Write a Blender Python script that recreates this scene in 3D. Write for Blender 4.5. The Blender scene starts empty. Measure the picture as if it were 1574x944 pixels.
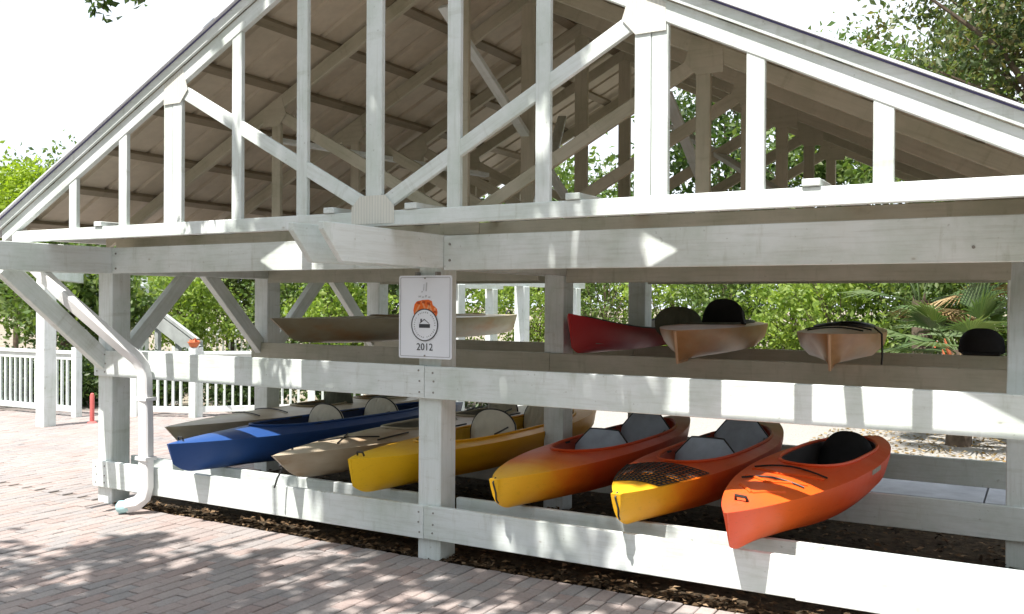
import bpy, bmesh, math, random
import numpy as np
from mathutils import Vector, Matrix

random.seed(7)
rng = np.random.default_rng(11)
SC = bpy.context.scene
COL = SC.collection
R = math.radians

# ------------------------------------------------------------------ camera
FPX, IW, IH = 1420.965, 1574.0, 944.0
YAW, PITCH, ROLL = .5226, -.0047, .0058
CAM = Vector((3.716, -5.3064, 1.7925))
FW = Vector((-math.sin(YAW)*math.cos(PITCH), math.cos(YAW)*math.cos(PITCH), math.sin(PITCH)))
RT0 = Vector((math.cos(YAW), math.sin(YAW), 0)); UP0 = RT0.cross(FW)
RT = RT0*math.cos(ROLL) + UP0*math.sin(ROLL)
UP = -RT0*math.sin(ROLL) + UP0*math.cos(ROLL)
cd = bpy.data.cameras.new('camera'); cam = bpy.data.objects.new('camera', cd); COL.objects.link(cam)
cd.sensor_width = 36; cd.lens = 36*FPX/IW; cd.clip_end = 2000; cd.clip_start = .05
m = Matrix((RT, UP, -FW)).transposed().to_4x4(); m.translation = CAM
cam.matrix_world = m
SC.camera = cam
SC.render.resolution_x, SC.render.resolution_y = 1024, 614

def ray(x, y): return FW + RT*((x-787)/FPX) + UP*((472-y)/FPX)
def at(x, y, d): return CAM + ray(x, y)*d
def onY(x, y, c): d = ray(x, y); return CAM + d*((c-CAM.y)/d.y)
def onZ(x, y, c): d = ray(x, y); return CAM + d*((c-CAM.z)/d.z)
def prj(P):
    q = Vector(P)-CAM; z = q.dot(FW)
    return 787+FPX*q.dot(RT)/z, 472-FPX*q.dot(UP)/z, z

# ------------------------------------------------------------------ sky, sun, exposure
SUN_TRAVEL = Vector((.20, 1.0, -2.18)).normalized()
elev = math.asin(-SUN_TRAVEL.z); azim = math.atan2(-SUN_TRAVEL.x, -SUN_TRAVEL.y)
W = bpy.data.worlds.new('World'); SC.world = W; W.use_nodes = True
nt = W.node_tree; nt.nodes.clear()
wo = nt.nodes.new('ShaderNodeOutputWorld'); bg = nt.nodes.new('ShaderNodeBackground')
sky = nt.nodes.new('ShaderNodeTexSky'); sky.sky_type = 'NISHITA'; sky.sun_disc = False
sky.sun_elevation = elev; sky.sun_rotation = azim % (2*math.pi)
sky.air_density = 1.0; sky.dust_density = 2.2; sky.ozone_density = 1.0
tc = nt.nodes.new('ShaderNodeTexCoord')
mp = nt.nodes.new('ShaderNodeMapping'); mp.inputs['Scale'].default_value = (1.0, 1.0, 2.4)
ns = nt.nodes.new('ShaderNodeTexNoise'); ns.inputs['Scale'].default_value = 2.6
ns.inputs['Detail'].default_value = 7; ns.inputs['Roughness'].default_value = .55
cr = nt.nodes.new('ShaderNodeValToRGB'); cr.color_ramp.elements[0].position = .12; cr.color_ramp.elements[1].position = .47
mx = nt.nodes.new('ShaderNodeMix'); mx.data_type = 'RGBA'
mx.inputs[7].default_value = (6.5, 7.0, 7.6, 1)          # bright broken cloud
nt.links.new(tc.outputs['Generated'], mp.inputs['Vector']); nt.links.new(mp.outputs['Vector'], ns.inputs['Vector'])
nt.links.new(ns.outputs['Fac'], cr.inputs['Fac']); nt.links.new(cr.outputs['Color'], mx.inputs[0])
nt.links.new(sky.outputs['Color'], mx.inputs[6]); nt.links.new(mx.outputs[2], bg.inputs['Color'])
bg.inputs['Strength'].default_value = .094
nt.links.new(bg.outputs['Background'], wo.inputs['Surface'])
sl = bpy.data.lights.new('sun', 'SUN'); sl.energy = 4.3; sl.angle = R(.53); sl.color = (1, .955, .885)
so = bpy.data.objects.new('sun', sl); COL.objects.link(so); so.location = (-6, -20, 40)
so.rotation_euler = SUN_TRAVEL.to_track_quat('-Z', 'Y').to_euler()
SC.view_settings.view_transform = 'Standard'; SC.view_settings.look = 'None'
SC.view_settings.gamma = 1; SC.view_settings.use_curve_mapping = False
SC.view_settings.exposure = 1.12

# ------------------------------------------------------------------ materials
class NT:
    def __init__(s, name):
        s.m = bpy.data.materials.new(name); s.m.use_nodes = True
        s.t = s.m.node_tree; s.b = s.t.nodes['Principled BSDF']; s.out = s.t.nodes['Material Output']
        s.tc = None
    def n(s, t, **kw):
        n = s.t.nodes.new(t)
        for k, v in kw.items():
            if k.startswith('_'): n.inputs[int(k[1:])].default_value = v
            else: setattr(n, k, v)
        return n
    def l(s, a, b): s.t.links.new(a, b)
    def coord(s, scale=(1, 1, 1), kind='Object', rand=True):
        if s.tc is None: s.tc = s.n('ShaderNodeTexCoord')
        mp = s.n('ShaderNodeMapping'); mp.inputs['Scale'].default_value = scale
        s.l(s.tc.outputs[kind], mp.inputs['Vector'])
        if rand:
            oi = s.n('ShaderNodeObjectInfo'); mu = s.n('ShaderNodeMath', operation='MULTIPLY'); mu.inputs[1].default_value = 37.0
            s.l(oi.outputs['Random'], mu.inputs[0]); s.l(mu.outputs[0], mp.inputs['Location'])
        return mp.outputs['Vector']
    def noise(s, vec, scale, detail=4, rough=.55):
        n = s.n('ShaderNodeTexNoise'); n.inputs['Scale'].default_value = scale
        n.inputs['Detail'].default_value = detail; n.inputs['Roughness'].default_value = rough
        s.l(vec, n.inputs['Vector']); return n.outputs['Fac']
    def ramp(s, fac, stops):
        r = s.n('ShaderNodeValToRGB'); e = r.color_ramp.elements
        while len(e) < len(stops): e.new(.5)
        for i, (p, c) in enumerate(stops):
            e[i].position = p; e[i].color = (c[0], c[1], c[2], 1) if len(c) == 3 else c
        s.l(fac, r.inputs['Fac']); return r.outputs['Color']
    def mix(s, fac, a, b, mode='MIX'):
        x = s.n('ShaderNodeMix', data_type='RGBA', blend_type=mode)
        for v, i in ((fac, 0), (a, 6), (b, 7)):
            if hasattr(v, 'links'): s.l(v, x.inputs[i])
            else: x.inputs[i].default_value = v if i == 0 else (v[0], v[1], v[2], 1)
        return x.outputs[2]
    def bump(s, h, strength=.2, dist=.01):
        b = s.n('ShaderNodeBump'); b.inputs['Strength'].default_value = strength; b.inputs['Distance'].default_value = dist
        s.l(h, b.inputs['Height']); s.l(b.outputs['Normal'], s.b.inputs['Normal'])
    def base(s, c, rough=.6, spec=.4):
        if hasattr(c, 'links'): s.l(c, s.b.inputs['Base Color'])
        else: s.b.inputs['Base Color'].default_value = (c[0], c[1], c[2], 1)
        s.b.inputs['Roughness'].default_value = rough; s.b.inputs['Specular IOR Level'].default_value = spec
        return s.m

def mat_plain(name, c, rough=.6, spec=.4, var=.12, scale=6, metal=0):
    k = NT(name); v = k.coord()
    f = k.noise(v, scale, 5)
    c2 = tuple(x*(1-var) for x in c); c3 = tuple(min(1, x*(1+var)) for x in c)
    k.base(k.ramp(f, [(.3, c2), (.7, c3)]), rough, spec); k.b.inputs['Metallic'].default_value = metal
    k.bump(k.noise(v, scale*9, 3), .08, .004)
    return k.m

def mat_paint(name, c):
    """old off-white paint on sawn boards: grain along the board, mildew in blotches, knots, nail rust"""
    k = NT(name)
    vg = k.coord((1.1, 16, 16)); vb = k.coord((1, 1, 1)); vr = k.coord((6.0, 1.1, 1.1))
    g = k.noise(vg, 3.0, 6, .6); b = k.noise(vb, 2.4, 8, .66); fine = k.noise(vb, 30, 3); run = k.noise(vr, 2.6, 5, .6)
    dirt = k.ramp(b, [(.40, (.0, .0, .0)), (.70, (1, 1, 1))])
    col = k.mix(dirt, c, (c[0]*.76, c[1]*.80, c[2]*.74))
    gr = k.ramp(g, [(.30, (.80, .79, .76)), (.52, (1, 1, 1))])
    col = k.mix(.6, col, gr, 'MULTIPLY')
    rn = k.ramp(run, [(.28, (.66, .65, .58)), (.42, (1, 1, 1))]); col = k.mix(.45, col, rn, 'MULTIPLY')
    sp = k.ramp(fine, [(.25, (.35, .33, .27)), (.31, (1, 1, 1))]); col = k.mix(.38, col, sp, 'MULTIPLY')
    vo = k.n('ShaderNodeTexVoronoi', feature='F1'); vo.inputs['Scale'].default_value = 3.1; vo.inputs['Randomness'].default_value = 1.0
    k.l(k.coord((.8, 1.4, 1.4)), vo.inputs['Vector'])
    kn = k.ramp(vo.outputs['Distance'], [(.020, (.40, .33, .25)), (.034, (.86, .84, .80)), (.075, (1, 1, 1))]); col = k.mix(.5, col, kn, 'MULTIPLY')
    k.base(col, .52, .35); k.bump(g, .3, .005)
    return k.m

M = {}
M['paint'] = mat_paint('white_paint', (.755, .80, .80))
M['inside'] = mat_paint('tan_paint', (.53, .49, .39)); M['shaded_white'] = mat_paint('shaded_white_paint', (.50, .485, .415))
M['plate'] = None
k = NT('gusset_steel'); v = k.coord(rand=False)
wv = k.n('ShaderNodeTexWave', wave_type='BANDS', bands_direction='X'); wv.inputs['Scale'].default_value = 14; k.l(v, wv.inputs['Vector'])
k.base(k.ramp(wv.outputs['Fac'], [(.1, (.62, .62, .57)), (.6, (.71, .705, .645))]), .5); k.bump(wv.outputs['Fac'], .3, .004); M['plate'] = k.m
M['purlin'] = mat_paint('purlin_paint', (.27, .225, .16))
k = NT('roof_sheet_underside'); v = k.coord((1, 1, 1)); f = k.noise(v, 1.6, 6, .6); f2 = k.noise(v, 14, 4)
c = k.ramp(f, [(.3, (.46, .405, .315)), (.7, (.60, .53, .42))]); c = k.mix(.3, c, k.ramp(f2, [(.3, (.7, .7, .7)), (.6, (1, 1, 1))]), 'MULTIPLY')
M['roof'] = k.base(c, .5, .4)
M['trim'] = mat_plain('metal_trim', (.72, .74, .80), .35, .5, .06)
M['gap'] = mat_plain('shadow_line_blue', (.10, .10, .22), .5, .3, .1)  # dark blue imitates the shadow line and fringe under the metal edge
M['pvc'] = mat_plain('downspout_white', (.80, .80, .80), .3, .5, .05, 3)
M['teal'] = mat_plain('teal_plastic', (.42, .68, .70), .4, .5, .08)
M['concrete'] = mat_plain('concrete', (.36, .37, .40), .9, .2, .18, 4)
M['steel'] = mat_plain('screw_steel', (.25, .24, .22), .5, .5, .2)
M['black'] = mat_plain('black_fabric', (.012, .012, .014), .75, .3, .2, 20)
M['blackp'] = mat_plain('black_rubber', (.02, .02, .02), .5, .4, .2, 20)
M['greyseat'] = mat_plain('slate_fabric', (.33, .375, .435), .7, .3, .14, 9)
M['tanseat'] = mat_plain('beige_foam', (.56, .53, .44), .75, .25, .1, 9)
M['olive'] = mat_plain('olive_fabric', (.10, .105, .075), .8, .2, .2, 12)
M['red'] = mat_plain('red_plastic', (.60, .13, .12), .5, .5, .1)
M['terracotta'] = mat_plain('terracotta', (.55, .17, .08), .8, .2, .12, 12)
M['bark'] = mat_plain('bark', (.13, .10, .075), .9, .2, .4, 9)
M['slate'] = mat_plain('grey_board', (.34, .36, .35), .7, .3, .15)

def mat_grad(name, stops, L, rough=.36, noise_amt=.06, inner=False):
    """rotomoulded plastic whose dyes run into each other along the boat (object Y)"""
    k = NT(name); v = k.coord((1, 1, 1), rand=False)
    sx = k.n('ShaderNodeSeparateXYZ'); k.l(v, sx.inputs[0])
    n = k.noise(v, 3.5, 5, .6)
    ma = k.n('ShaderNodeMath', operation='MULTIPLY_ADD'); ma.inputs[1].default_value = noise_amt*2*L; ma.inputs[2].default_value = -noise_amt*L
    k.l(n, ma.inputs[0]); ad = k.n('ShaderNodeMath', operation='ADD'); k.l(sx.outputs['Y'], ad.inputs[0]); k.l(ma.outputs[0], ad.inputs[1])
    dv = k.n('ShaderNodeMath', operation='DIVIDE'); dv.inputs[1].default_value = L; k.l(ad.outputs[0], dv.inputs[0])
    c = k.ramp(dv.outputs[0], stops)
    sc = k.coord((30, 2.2, 30), rand=False); s = k.noise(sc, 2.2, 5, .7)
    c = k.mix(.35, c, k.ramp(s, [(.30, (.62, .60, .58)), (.44, (1, 1, 1))]), 'MULTIPLY')
    k.base(c, rough, .33); k.bump(k.noise(v, 60, 2), .05, .003)
    rr = k.n('ShaderNodeMapRange'); rr.inputs[3].default_value = rough*.8; rr.inputs[4].default_value = rough*1.7; k.l(n, rr.inputs[0]); k.l(rr.outputs[0], k.b.inputs['Roughness'])
    return k.m
def mat_camo(name, a, b, c3, rough=.4):
    k = NT(name); v = k.coord((2.2, .8, 3), rand=True); n = k.noise(v, 1.7, 5, .6); n2 = k.noise(v, 4.0, 4)
    c = k.ramp(n, [(.30, b), (.48, a), (.70, c3)]); c = k.mix(.35, c, k.ramp(n2, [(.35, (.7, .68, .62)), (.6, (1, 1, 1))]), 'MULTIPLY')
    k.base(c, rough, .4); return k.m
YEL, ORA, RED_, DRK = (.86, .47, .02), (.80, .20, .015), (.50, .065, .015), (.24, .06, .025)
M['sunset'] = mat_grad('sunset_plastic', [(.0, YEL), (.10, (.85, .40, .02)), (.18, (.80, .17, .010)), (.27, (.64, .075, .010)), (.62, (.42, .045, .012)), (1, DRK)], 3.4)
M['mango'] = mat_grad('yellow_plastic', [(.0, (.84, .50, .01)), (.35, (.78, .38, .01)), (.8, (.62, .27, .01)), (1, (.6, .3, .02))], 3.9)
M['flame'] = mat_grad('flame_plastic', [(.0, (.80, .10, .035)), (.15, (.82, .13, .015)), (.4, (.74, .075, .010)), (1, (.52, .05, .012))], 3.1)
M['blue'] = mat_grad('blue_plastic', [(.0, (.022, .078, .27)), (.5, (.018, .058, .20)), (1, (.014, .045, .15))], 3.8)
M['canoe'] = mat_grad('maroon_plastic', [(.0, (.42, .012, .015)), (.3, (.30, .012, .012)), (1, (.16, .02, .015))], 3.6)
M['sand'] = mat_camo('sand_plastic', (.46, .38, .28), (.33, .20, .10), (.56, .50, .40))
M['sand2'] = mat_camo('dune_plastic', (.42, .36, .26), (.34, .25, .15), (.52, .47, .37))
M['brown'] = mat_camo('amber_plastic', (.44, .23, .095), (.36, .165, .06), (.42, .29, .155))
M['drab'] = mat_camo('drab_plastic', (.33, .275, .175), (.34, .19, .08), (.36, .325, .225))
M['keel'] = mat_plain('worn_plastic', (.62, .42, .27), .5, .3, .1)
M['decal'] = mat_plain('decal_grey', (.30, .28, .24), .5, .4, .3, 30)
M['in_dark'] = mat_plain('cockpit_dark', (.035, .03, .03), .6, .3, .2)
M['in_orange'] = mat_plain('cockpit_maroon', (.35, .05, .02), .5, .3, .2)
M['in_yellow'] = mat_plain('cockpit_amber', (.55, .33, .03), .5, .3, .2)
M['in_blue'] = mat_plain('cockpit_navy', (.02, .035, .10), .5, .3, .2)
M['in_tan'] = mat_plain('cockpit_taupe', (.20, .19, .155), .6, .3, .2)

# ------------------------------------------------------------------ object helpers
def link(o, parent=None):
    COL.objects.link(o)
    if parent is not None: o.parent = parent
    return o
def tag(o, label=None, cat=None, group=None, kind=None):
    if label: o['label'] = label
    if cat: o['category'] = cat
    if group: o['group'] = group
    if kind: o['kind'] = kind
    return o
def empty(name, loc=(0, 0, 0), rz=0, label=None, cat=None, group=None):
    o = bpy.data.objects.new(name, None); o.empty_display_size = .2; link(o)
    o.location = loc; o.rotation_euler = (0, 0, rz); return tag(o, label, cat, group)
def mesh(name, verts, faces, mats, parent=None, smooth=False, sharp=None, mi=None):
    me = bpy.data.meshes.new(name); me.from_pydata([tuple(v) for v in verts], [], [tuple(f) for f in faces])
    for mm in (mats if isinstance(mats, (list, tuple)) else [mats]): me.materials.append(mm)
    if mi is not None: me.polygons.foreach_set('material_index', mi)
    if smooth:
        me.polygons.foreach_set('use_smooth', [True]*len(me.polygons))
        if sharp: me.set_sharp_from_angle(angle=R(sharp))
    me.update(); o = bpy.data.objects.new(name, me); return link(o, parent)
def bm_obj(name, bm, mats, parent=None, smooth=False, sharp=None):
    me = bpy.data.meshes.new(name); bm.normal_update(); bm.to_mesh(me); bm.free()
    for mm in (mats if isinstance(mats, (list, tuple)) else [mats]): me.materials.append(mm)
    if smooth:
        me.polygons.foreach_set('use_smooth', [True]*len(me.polygons))
        if sharp: me.set_sharp_from_angle(angle=R(sharp))
    o = bpy.data.objects.new(name, me); return link(o, parent)
def box_bm(sx, sy, sz, bev=.004):
    bm = bmesh.new(); bmesh.ops.create_cube(bm, size=1); bmesh.ops.scale(bm, vec=(sx, sy, sz), verts=bm.verts)
    if bev: bmesh.ops.bevel(bm, geom=bm.edges[:], offset=min(bev, .3*min(sx, sy, sz)), segments=1, affect='EDGES')
    return bm
def board(name, p0, p1, w, h, mat, parent=None, up=(0, 0, 1), bev=.004):
    """board from p0 to p1 (axis centre line), w across, h along 'up'"""
    p0, p1 = Vector(p0), Vector(p1); d = p1-p0; L = d.length; x = d.normalized(); u = Vector(up)
    y = u.cross(x).normalized(); z = x.cross(y)
    o = bm_obj(name, box_bm(L, w, h, bev), mat, parent)
    mm = Matrix((x, y, z)).transposed().to_4x4(); mm.translation = (p0+p1)/2
    o.matrix_basis = mm; return o
def boxo(name, x0, x1, y0, y1, z0, z1, mat, parent=None, bev=.004):
    """axis box; the longest side becomes local X so that grain runs along it"""
    s = (x1-x0, y1-y0, z1-z0); i = max(range(3), key=lambda a: s[a])
    c = Vector(((x0+x1)/2, (y0+y1)/2, (z0+z1)/2)); ax = Vector((0, 0, 0)); ax[i] = s[i]/2
    if i == 0: return board(name, c-ax, c+ax, s[1], s[2], mat, parent, bev=bev)
    if i == 1: return board(name, c-ax, c+ax, s[0], s[2], mat, parent, bev=bev)
    return board(name, c-ax, c+ax, s[1], s[0], mat, parent, up=(1, 0, 0), bev=bev)
def tube_data(pts, rad, seg=8, closed=False):
    pts = [Vector(p) for p in pts]; n = len(pts); V = []; Fs = []
    rr = rad if isinstance(rad, (list, tuple)) else [rad]*n
    prev = None
    for i, p in enumerate(pts):
        a = pts[(i-1) % n] if closed or i > 0 else p; b = pts[(i+1) % n] if closed or i < n-1 else p
        t = (b-a).normalized()
        if prev is None: s = t.orthogonal().normalized()
        else: s = (prev - t*prev.dot(t)); s = s.normalized() if s.length > 1e-6 else t.orthogonal().normalized()
        prev = s; q = t.cross(s)
        for k in range(seg):
            a_ = 2*math.pi*k/seg; V.append(p + (s*math.cos(a_)+q*math.sin(a_))*rr[i])
    m_ = n if closed else n-1
    for i in range(m_):
        for k in range(seg):
            a0 = i*seg+k; a1 = i*seg+(k+1) % seg; b0 = ((i+1) % n)*seg+k; b1 = ((i+1) % n)*seg+(k+1) % seg
            Fs.append((a0, a1, b1, b0))
    if not closed:
        Fs.append(tuple(range(seg-1, -1, -1))); Fs.append(tuple((n-1)*seg+k for k in range(seg)))
    return V, Fs
def tube(name, pts, rad, mat, parent=None, seg=8, closed=False):
    V, F_ = tube_data(pts, rad, seg, closed); return mesh(name, V, F_, mat, parent, smooth=True, sharp=50)
def tubes(name, lists, rad, mat, parent=None, seg=6):
    return [tube(name, pts, rad, mat, parent, seg) for pts in lists]
def plate(name, outline, y, t, mat, parent, hole=None):
    """flat plate in the XZ plane, outline list of (x,z), front face at y, thickness t towards +Y"""
    n = len(outline); V = [(x, y, z) for x, z in outline] + [(x, y+t, z) for x, z in outline]
    F_ = [tuple(range(n)), tuple(range(2*n-1, n-1, -1))] + [(i, i+n, (i+1) % n+n, (i+1) % n) for i in range(n)]
    return mesh(name, V, F_, mat, parent)

# ------------------------------------------------------------------ ground
k = NT('sandy_ground'); v = k.coord(rand=False); n1 = k.noise(v, .6, 6, .6); n2 = k.noise(v, 9, 5, .7)
c = k.ramp(n1, [(.35, (.31, .28, .23)), (.65, (.24, .205, .16))])
c = k.mix(.6, c, k.ramp(n2, [(.36, (.40, .30, .20)), (.50, (1, 1, 1))]), 'MULTIPLY'); k.base(c, .95, .15); k.bump(n2, .5, .03); M['sandg'] = k.m
g = mesh('ground', [(-300, -300, -.05), (300, -300, -.05), (300, 300, -.05), (-300, 300, -.05)], [(0, 1, 2, 3)], M['sandg']); tag(g, kind='structure')
k = NT('paving_sand'); v = k.coord(rand=False)
c = k.ramp(k.noise(v, 3, 6), [(.35, (.20, .175, .16)), (.65, (.27, .24, .22))]); k.base(c, .95, .1); k.bump(k.noise(v, 90, 3), .4, .004); M['joint'] = k.m
PX0, PX1, PY0, PY1 = -14.0, 9.0, -9.0, 5.6
# brick sheet: L-shape around the mulch bed under the racks
def pave_quad(x0, x1, y0, y1, z): return [(x0, y0, z), (x1, y0, z), (x1, y1, z), (x0, y1, z)]
V = []; Fq = []
for q in (pave_quad(PX0, PX1, PY0, 0, -.014), pave_quad(PX0, -3.42, 0, PY1, -.014)):
    o = len(V); V += q; Fq.append((o, o+1, o+2, o+3))
pav = mesh('brick_paving', V, Fq, M['joint']); tag(pav, kind='structure')
k = NT('clay_paver'); v = k.coord(rand=False)
gi = k.n('ShaderNodeNewGeometry'); oi = k.n('ShaderNodeObjectInfo'); ad = k.n('ShaderNodeMath', operation='ADD')
k.l(gi.outputs['Random Per Island'], ad.inputs[0]); k.l(oi.outputs['Random'], ad.inputs[1]); fr = k.n('ShaderNodeMath', operation='FRACT'); k.l(ad.outputs[0], fr.inputs[0])
c = k.ramp(fr.outputs[0], [(.0, (.355, .29, .27)), (.25, (.335, .305, .295)), (.45, (.305, .285, .28)), (.65, (.38, .325, .305)), (.85, (.34, .27, .25)), (1, (.36, .33, .315))])
wc = k.n('ShaderNodeNewGeometry'); big = k.noise(wc.outputs['Position'], .8, 5, .6); fin = k.noise(wc.outputs['Position'], 55, 4, .7)
c = k.mix(.5, c, k.ramp(big, [(.36, (.66, .66, .68)), (.62, (1, 1, 1))]), 'MULTIPLY')
c = k.mix(.45, c, k.ramp(fin, [(.3, (.55, .53, .5)), (.55, (1, 1, 1))]), 'MULTIPLY')
k.base(c, .85, .2); k.bump(fin, .35, .004); M['brick'] = k.m

BL, BW, G = .198, .098, .007
def brick_geo(cx, cy, lx, ly, z, tx, ty):
    a, b = lx/2, ly/2; e = .006
    top = [(cx-a+e, cy-b+e), (cx+a-e, cy-b+e), (cx+a-e, cy+b-e), (cx-a+e, cy+b-e)]
    bot = [(cx-a, cy-b), (cx+a, cy-b), (cx+a, cy+b), (cx-a, cy+b)]
    Vv = [(x, y, z+tx*(x-cx)+ty*(y-cy)) for x, y in top] + [(x, y, z-.005) for x, y in bot] + [(x, y, z-.03) for x, y in bot]
    Ff = [(0, 1, 2, 3)] + [(i+4, (i+1) % 4+4, (i+1) % 4, i) for i in range(4)] + [(i+8, (i+1) % 4+8, (i+1) % 4+4, i+4) for i in range(4)]
    return Vv, Ff
cand = []
def try_brick(cx, cy, lx, ly):
    if cx > -3.42-lx/2 and cy > -ly/2: return
    x, y, d = prj((cx, cy, 0))
    if d < .8 or d > 15 or x < -260 or x > IW+260 or y > IH+420: return
    vis = (-20 < x < IW+20) and (y < IH+20)
    area = lx*ly*(FPX/d)**2*(CAM.z/d)
    cand.append((vis, area, cx, cy, lx, ly))
# soldier course along the bed, then running bond
y = -(BL+G)/2 - .004; x = -13.0
while x < 6: try_brick(x, y, BW, BL); x += BW+G
row = 0; x = -13.2
while x < 6.5:
    y0 = -(BL+G)-.008-(BL+G)/2 - (row % 2)*(BL+G)/2
    y = y0
    while y > -6.5: try_brick(x, y, BW, BL); y -= BL+G
    if row % 2: try_brick(x, -(BL+G)-.008-(BL/2)/2+.0, BW, BL/2-G)
    if x < -3.42:
        y = (BL+G)/2 + .004
        while y < 5.5: try_brick(x, y + (row % 2)*(BL+G)/2, BW, BL); y += BL+G
    x += BW+G; row += 1
cand.sort(key=lambda t: (not t[0], -t[1]))
VS, FS = [], []
base_mesh = {}
for i, (vis, area, cx, cy, lx, ly) in enumerate(cand):
    z = random.gauss(0, .0016); tx, ty = random.gauss(0, .008), random.gauss(0, .008)
    if i < 300:
        key = (round(lx, 3), round(ly, 3))
        if key not in base_mesh:
            Vv, Ff = brick_geo(0, 0, lx, ly, 0, 0, 0); me = bpy.data.meshes.new('brick'); me.from_pydata(Vv, [], Ff); me.materials.append(M['brick']); base_mesh[key] = me
        o = bpy.data.objects.new('brick', base_mesh[key]); COL.objects.link(o); o.parent = pav
        o.location = (cx, cy, z); o.rotation_euler = (ty, -tx, random.gauss(0, .008))
    else:
        Vv, Ff = brick_geo(cx, cy, lx, ly, z, tx, ty); o_ = len(VS); VS += Vv; FS += [tuple(q+o_ for q in f) for f in Ff]
o = mesh('brick_field', VS, FS, M['brick'], pav); tag(o, kind='stuff')

# mulch bed under the racks, concrete strip behind it
k = NT('mulch'); v = k.coord(rand=False); n1 = k.noise(v, 14, 6, .7); n2 = k.noise(v, 70, 4, .7)
c = k.ramp(n1, [(.35, (.035, .028, .02)), (.6, (.10, .075, .05))]); k.base(c, .95, .1); k.bump(n2, .9, .02); M['mulch'] = k.m
bm = bmesh.new(); nx, ny = 96, 48
grid = [[bm.verts.new((-3.42+7.9*i/nx, 4.02*j/ny, -.03+.02*random.random())) for j in range(ny+1)] for i in range(nx+1)]
for i in range(nx):
    for j in range(ny): bm.faces.new((grid[i][j], grid[i+1][j], grid[i+1][j+1], grid[i][j+1]))
o = bm_obj('mulch_bed', bm, M['mulch'], smooth=True); tag(o, kind='structure')
k = NT('pale_gravel'); v = k.coord(rand=False); n1 = k.noise(v, 40, 5, .7); k.base(k.ramp(n1, [(.3, (.22, .21, .195)), (.6, (.36, .345, .325))]), .95, .1); k.bump(n1, .5, .01)
o = mesh('gravel_path', [(-7, 5.4, -.044), (8, 5.4, -.044), (8, 9.2, -.044), (-4.5, 9.8, -.044)], [(0, 1, 2, 3)], k.m); tag(o, kind='structure')
sl_ = empty('concrete_path', (0, 4.7, 0)); tag(sl_, kind='structure')
for i in range(9):
    x0 = -3.6+i*.98; boxo('slab', x0, x0+.965, -.66, .66, -.06, .012, M['concrete'], sl_, .006)

# ------------------------------------------------------------------ pavilion
P = empty('kayak_pavilion', (0, 0, 0), 0, 'white timber gable-roofed pavilion with open trusses and kayak racks', 'pavilion')
pw = .19
XL, XR, XRF = -3.505, 3.59, 3.93
ROWS = (0.0, 1.88, 3.77)
WP, IN = M['paint'], M['paint']
def post(x, y, z1=2.26): return boxo('post', x-pw/2, x+pw/2, y, y+pw, -.04, z1, WP, P, .006)
posts = {}
for j, y in enumerate(ROWS):
    for x in (XL, 0, XRF if j == 0 else XR): posts[(j, x)] = post(x, y)
# depth beams, a pair hugging each line of posts; front ends cut on a slant
def depth_beam(x0, x1, z0=2.028, z1=2.255, y0=-1.26, y1=4.75):
    cut = .17
    prof = [(y0, z1), (y0, z1-.045), (y0+cut, z0), (y1-cut, z0), (y1, z1-.045), (y1, z1)]
    n = len(prof); V = [(a, -(x1-x0)/2, b) for a, b in prof]+[(a, (x1-x0)/2, b) for a, b in prof]
    F_ = [tuple(range(n)), tuple(range(2*n-1, n-1, -1))]+[(i, i+n, (i+1) % n+n, (i+1) % n) for i in range(n)]
    o = mesh('side_beam', V, F_, WP, P); bmx = bmesh.new(); bmx.from_mesh(o.data)
    bmesh.ops.recalc_face_normals(bmx, faces=bmx.faces); bmesh.ops.bevel(bmx, geom=bmx.edges[:], offset=.004, segments=1, affect='EDGES'); bmx.to_mesh(o.data); bmx.free()
    o.matrix_basis = Matrix(((0, -1, 0, (x0+x1)/2), (1, 0, 0, 0), (0, 0, 1, 0), (0, 0, 0, 1))); return o
for xc in (XL, 0, XR):
    if xc == XR:
        depth_beam(XR+.14, XR+.18); depth_beam(XR+.30, XR+.34)
        continue
    depth_beam(xc+pw/2+.001, xc+pw/2+.041); depth_beam(xc-pw/2-.041, xc-pw/2-.001)
# cross headers, rails and planks
TH = .040
SHADED = M['shaded_white']  # white paint darkened to carry the deep shade on rear headers and rails
def cross(name, x0, x1, yf, z0, z1, mat=None): return boxo(name, x0, x1, yf-TH, yf-.001, z0, z1, mat or WP, P)
bl, bm0, bm1 = XL+pw/2+.043, -pw/2-.043, pw/2+.043
for j, y in enumerate(ROWS):
    dz = (0, -.045, -.02)[j]
    xr = 4.15 if j == 0 else XR+.1
    mt = WP if j == 0 else SHADED
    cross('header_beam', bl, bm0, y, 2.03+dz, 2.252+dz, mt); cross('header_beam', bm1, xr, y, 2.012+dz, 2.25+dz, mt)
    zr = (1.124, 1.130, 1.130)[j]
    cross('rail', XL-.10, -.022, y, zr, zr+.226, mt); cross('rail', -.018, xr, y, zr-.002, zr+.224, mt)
    zp = (.142, .185, .20)[j]
    cross('plank', XL-.115, -.022, y, zp, zp+.232); cross('plank', -.018, xr, y, zp+.004, zp+.236)
boxo('ledger', XL+.1, -.10, pw+.001, pw+.041, .18, .40, WP, P); boxo('ledger', .10, 4.1, pw+.001, pw+.041, .185, .405, WP, P)
boxo('plank', 2.53, 4.15, -TH-.041, -TH-.001, .150, .437, WP, P)
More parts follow.
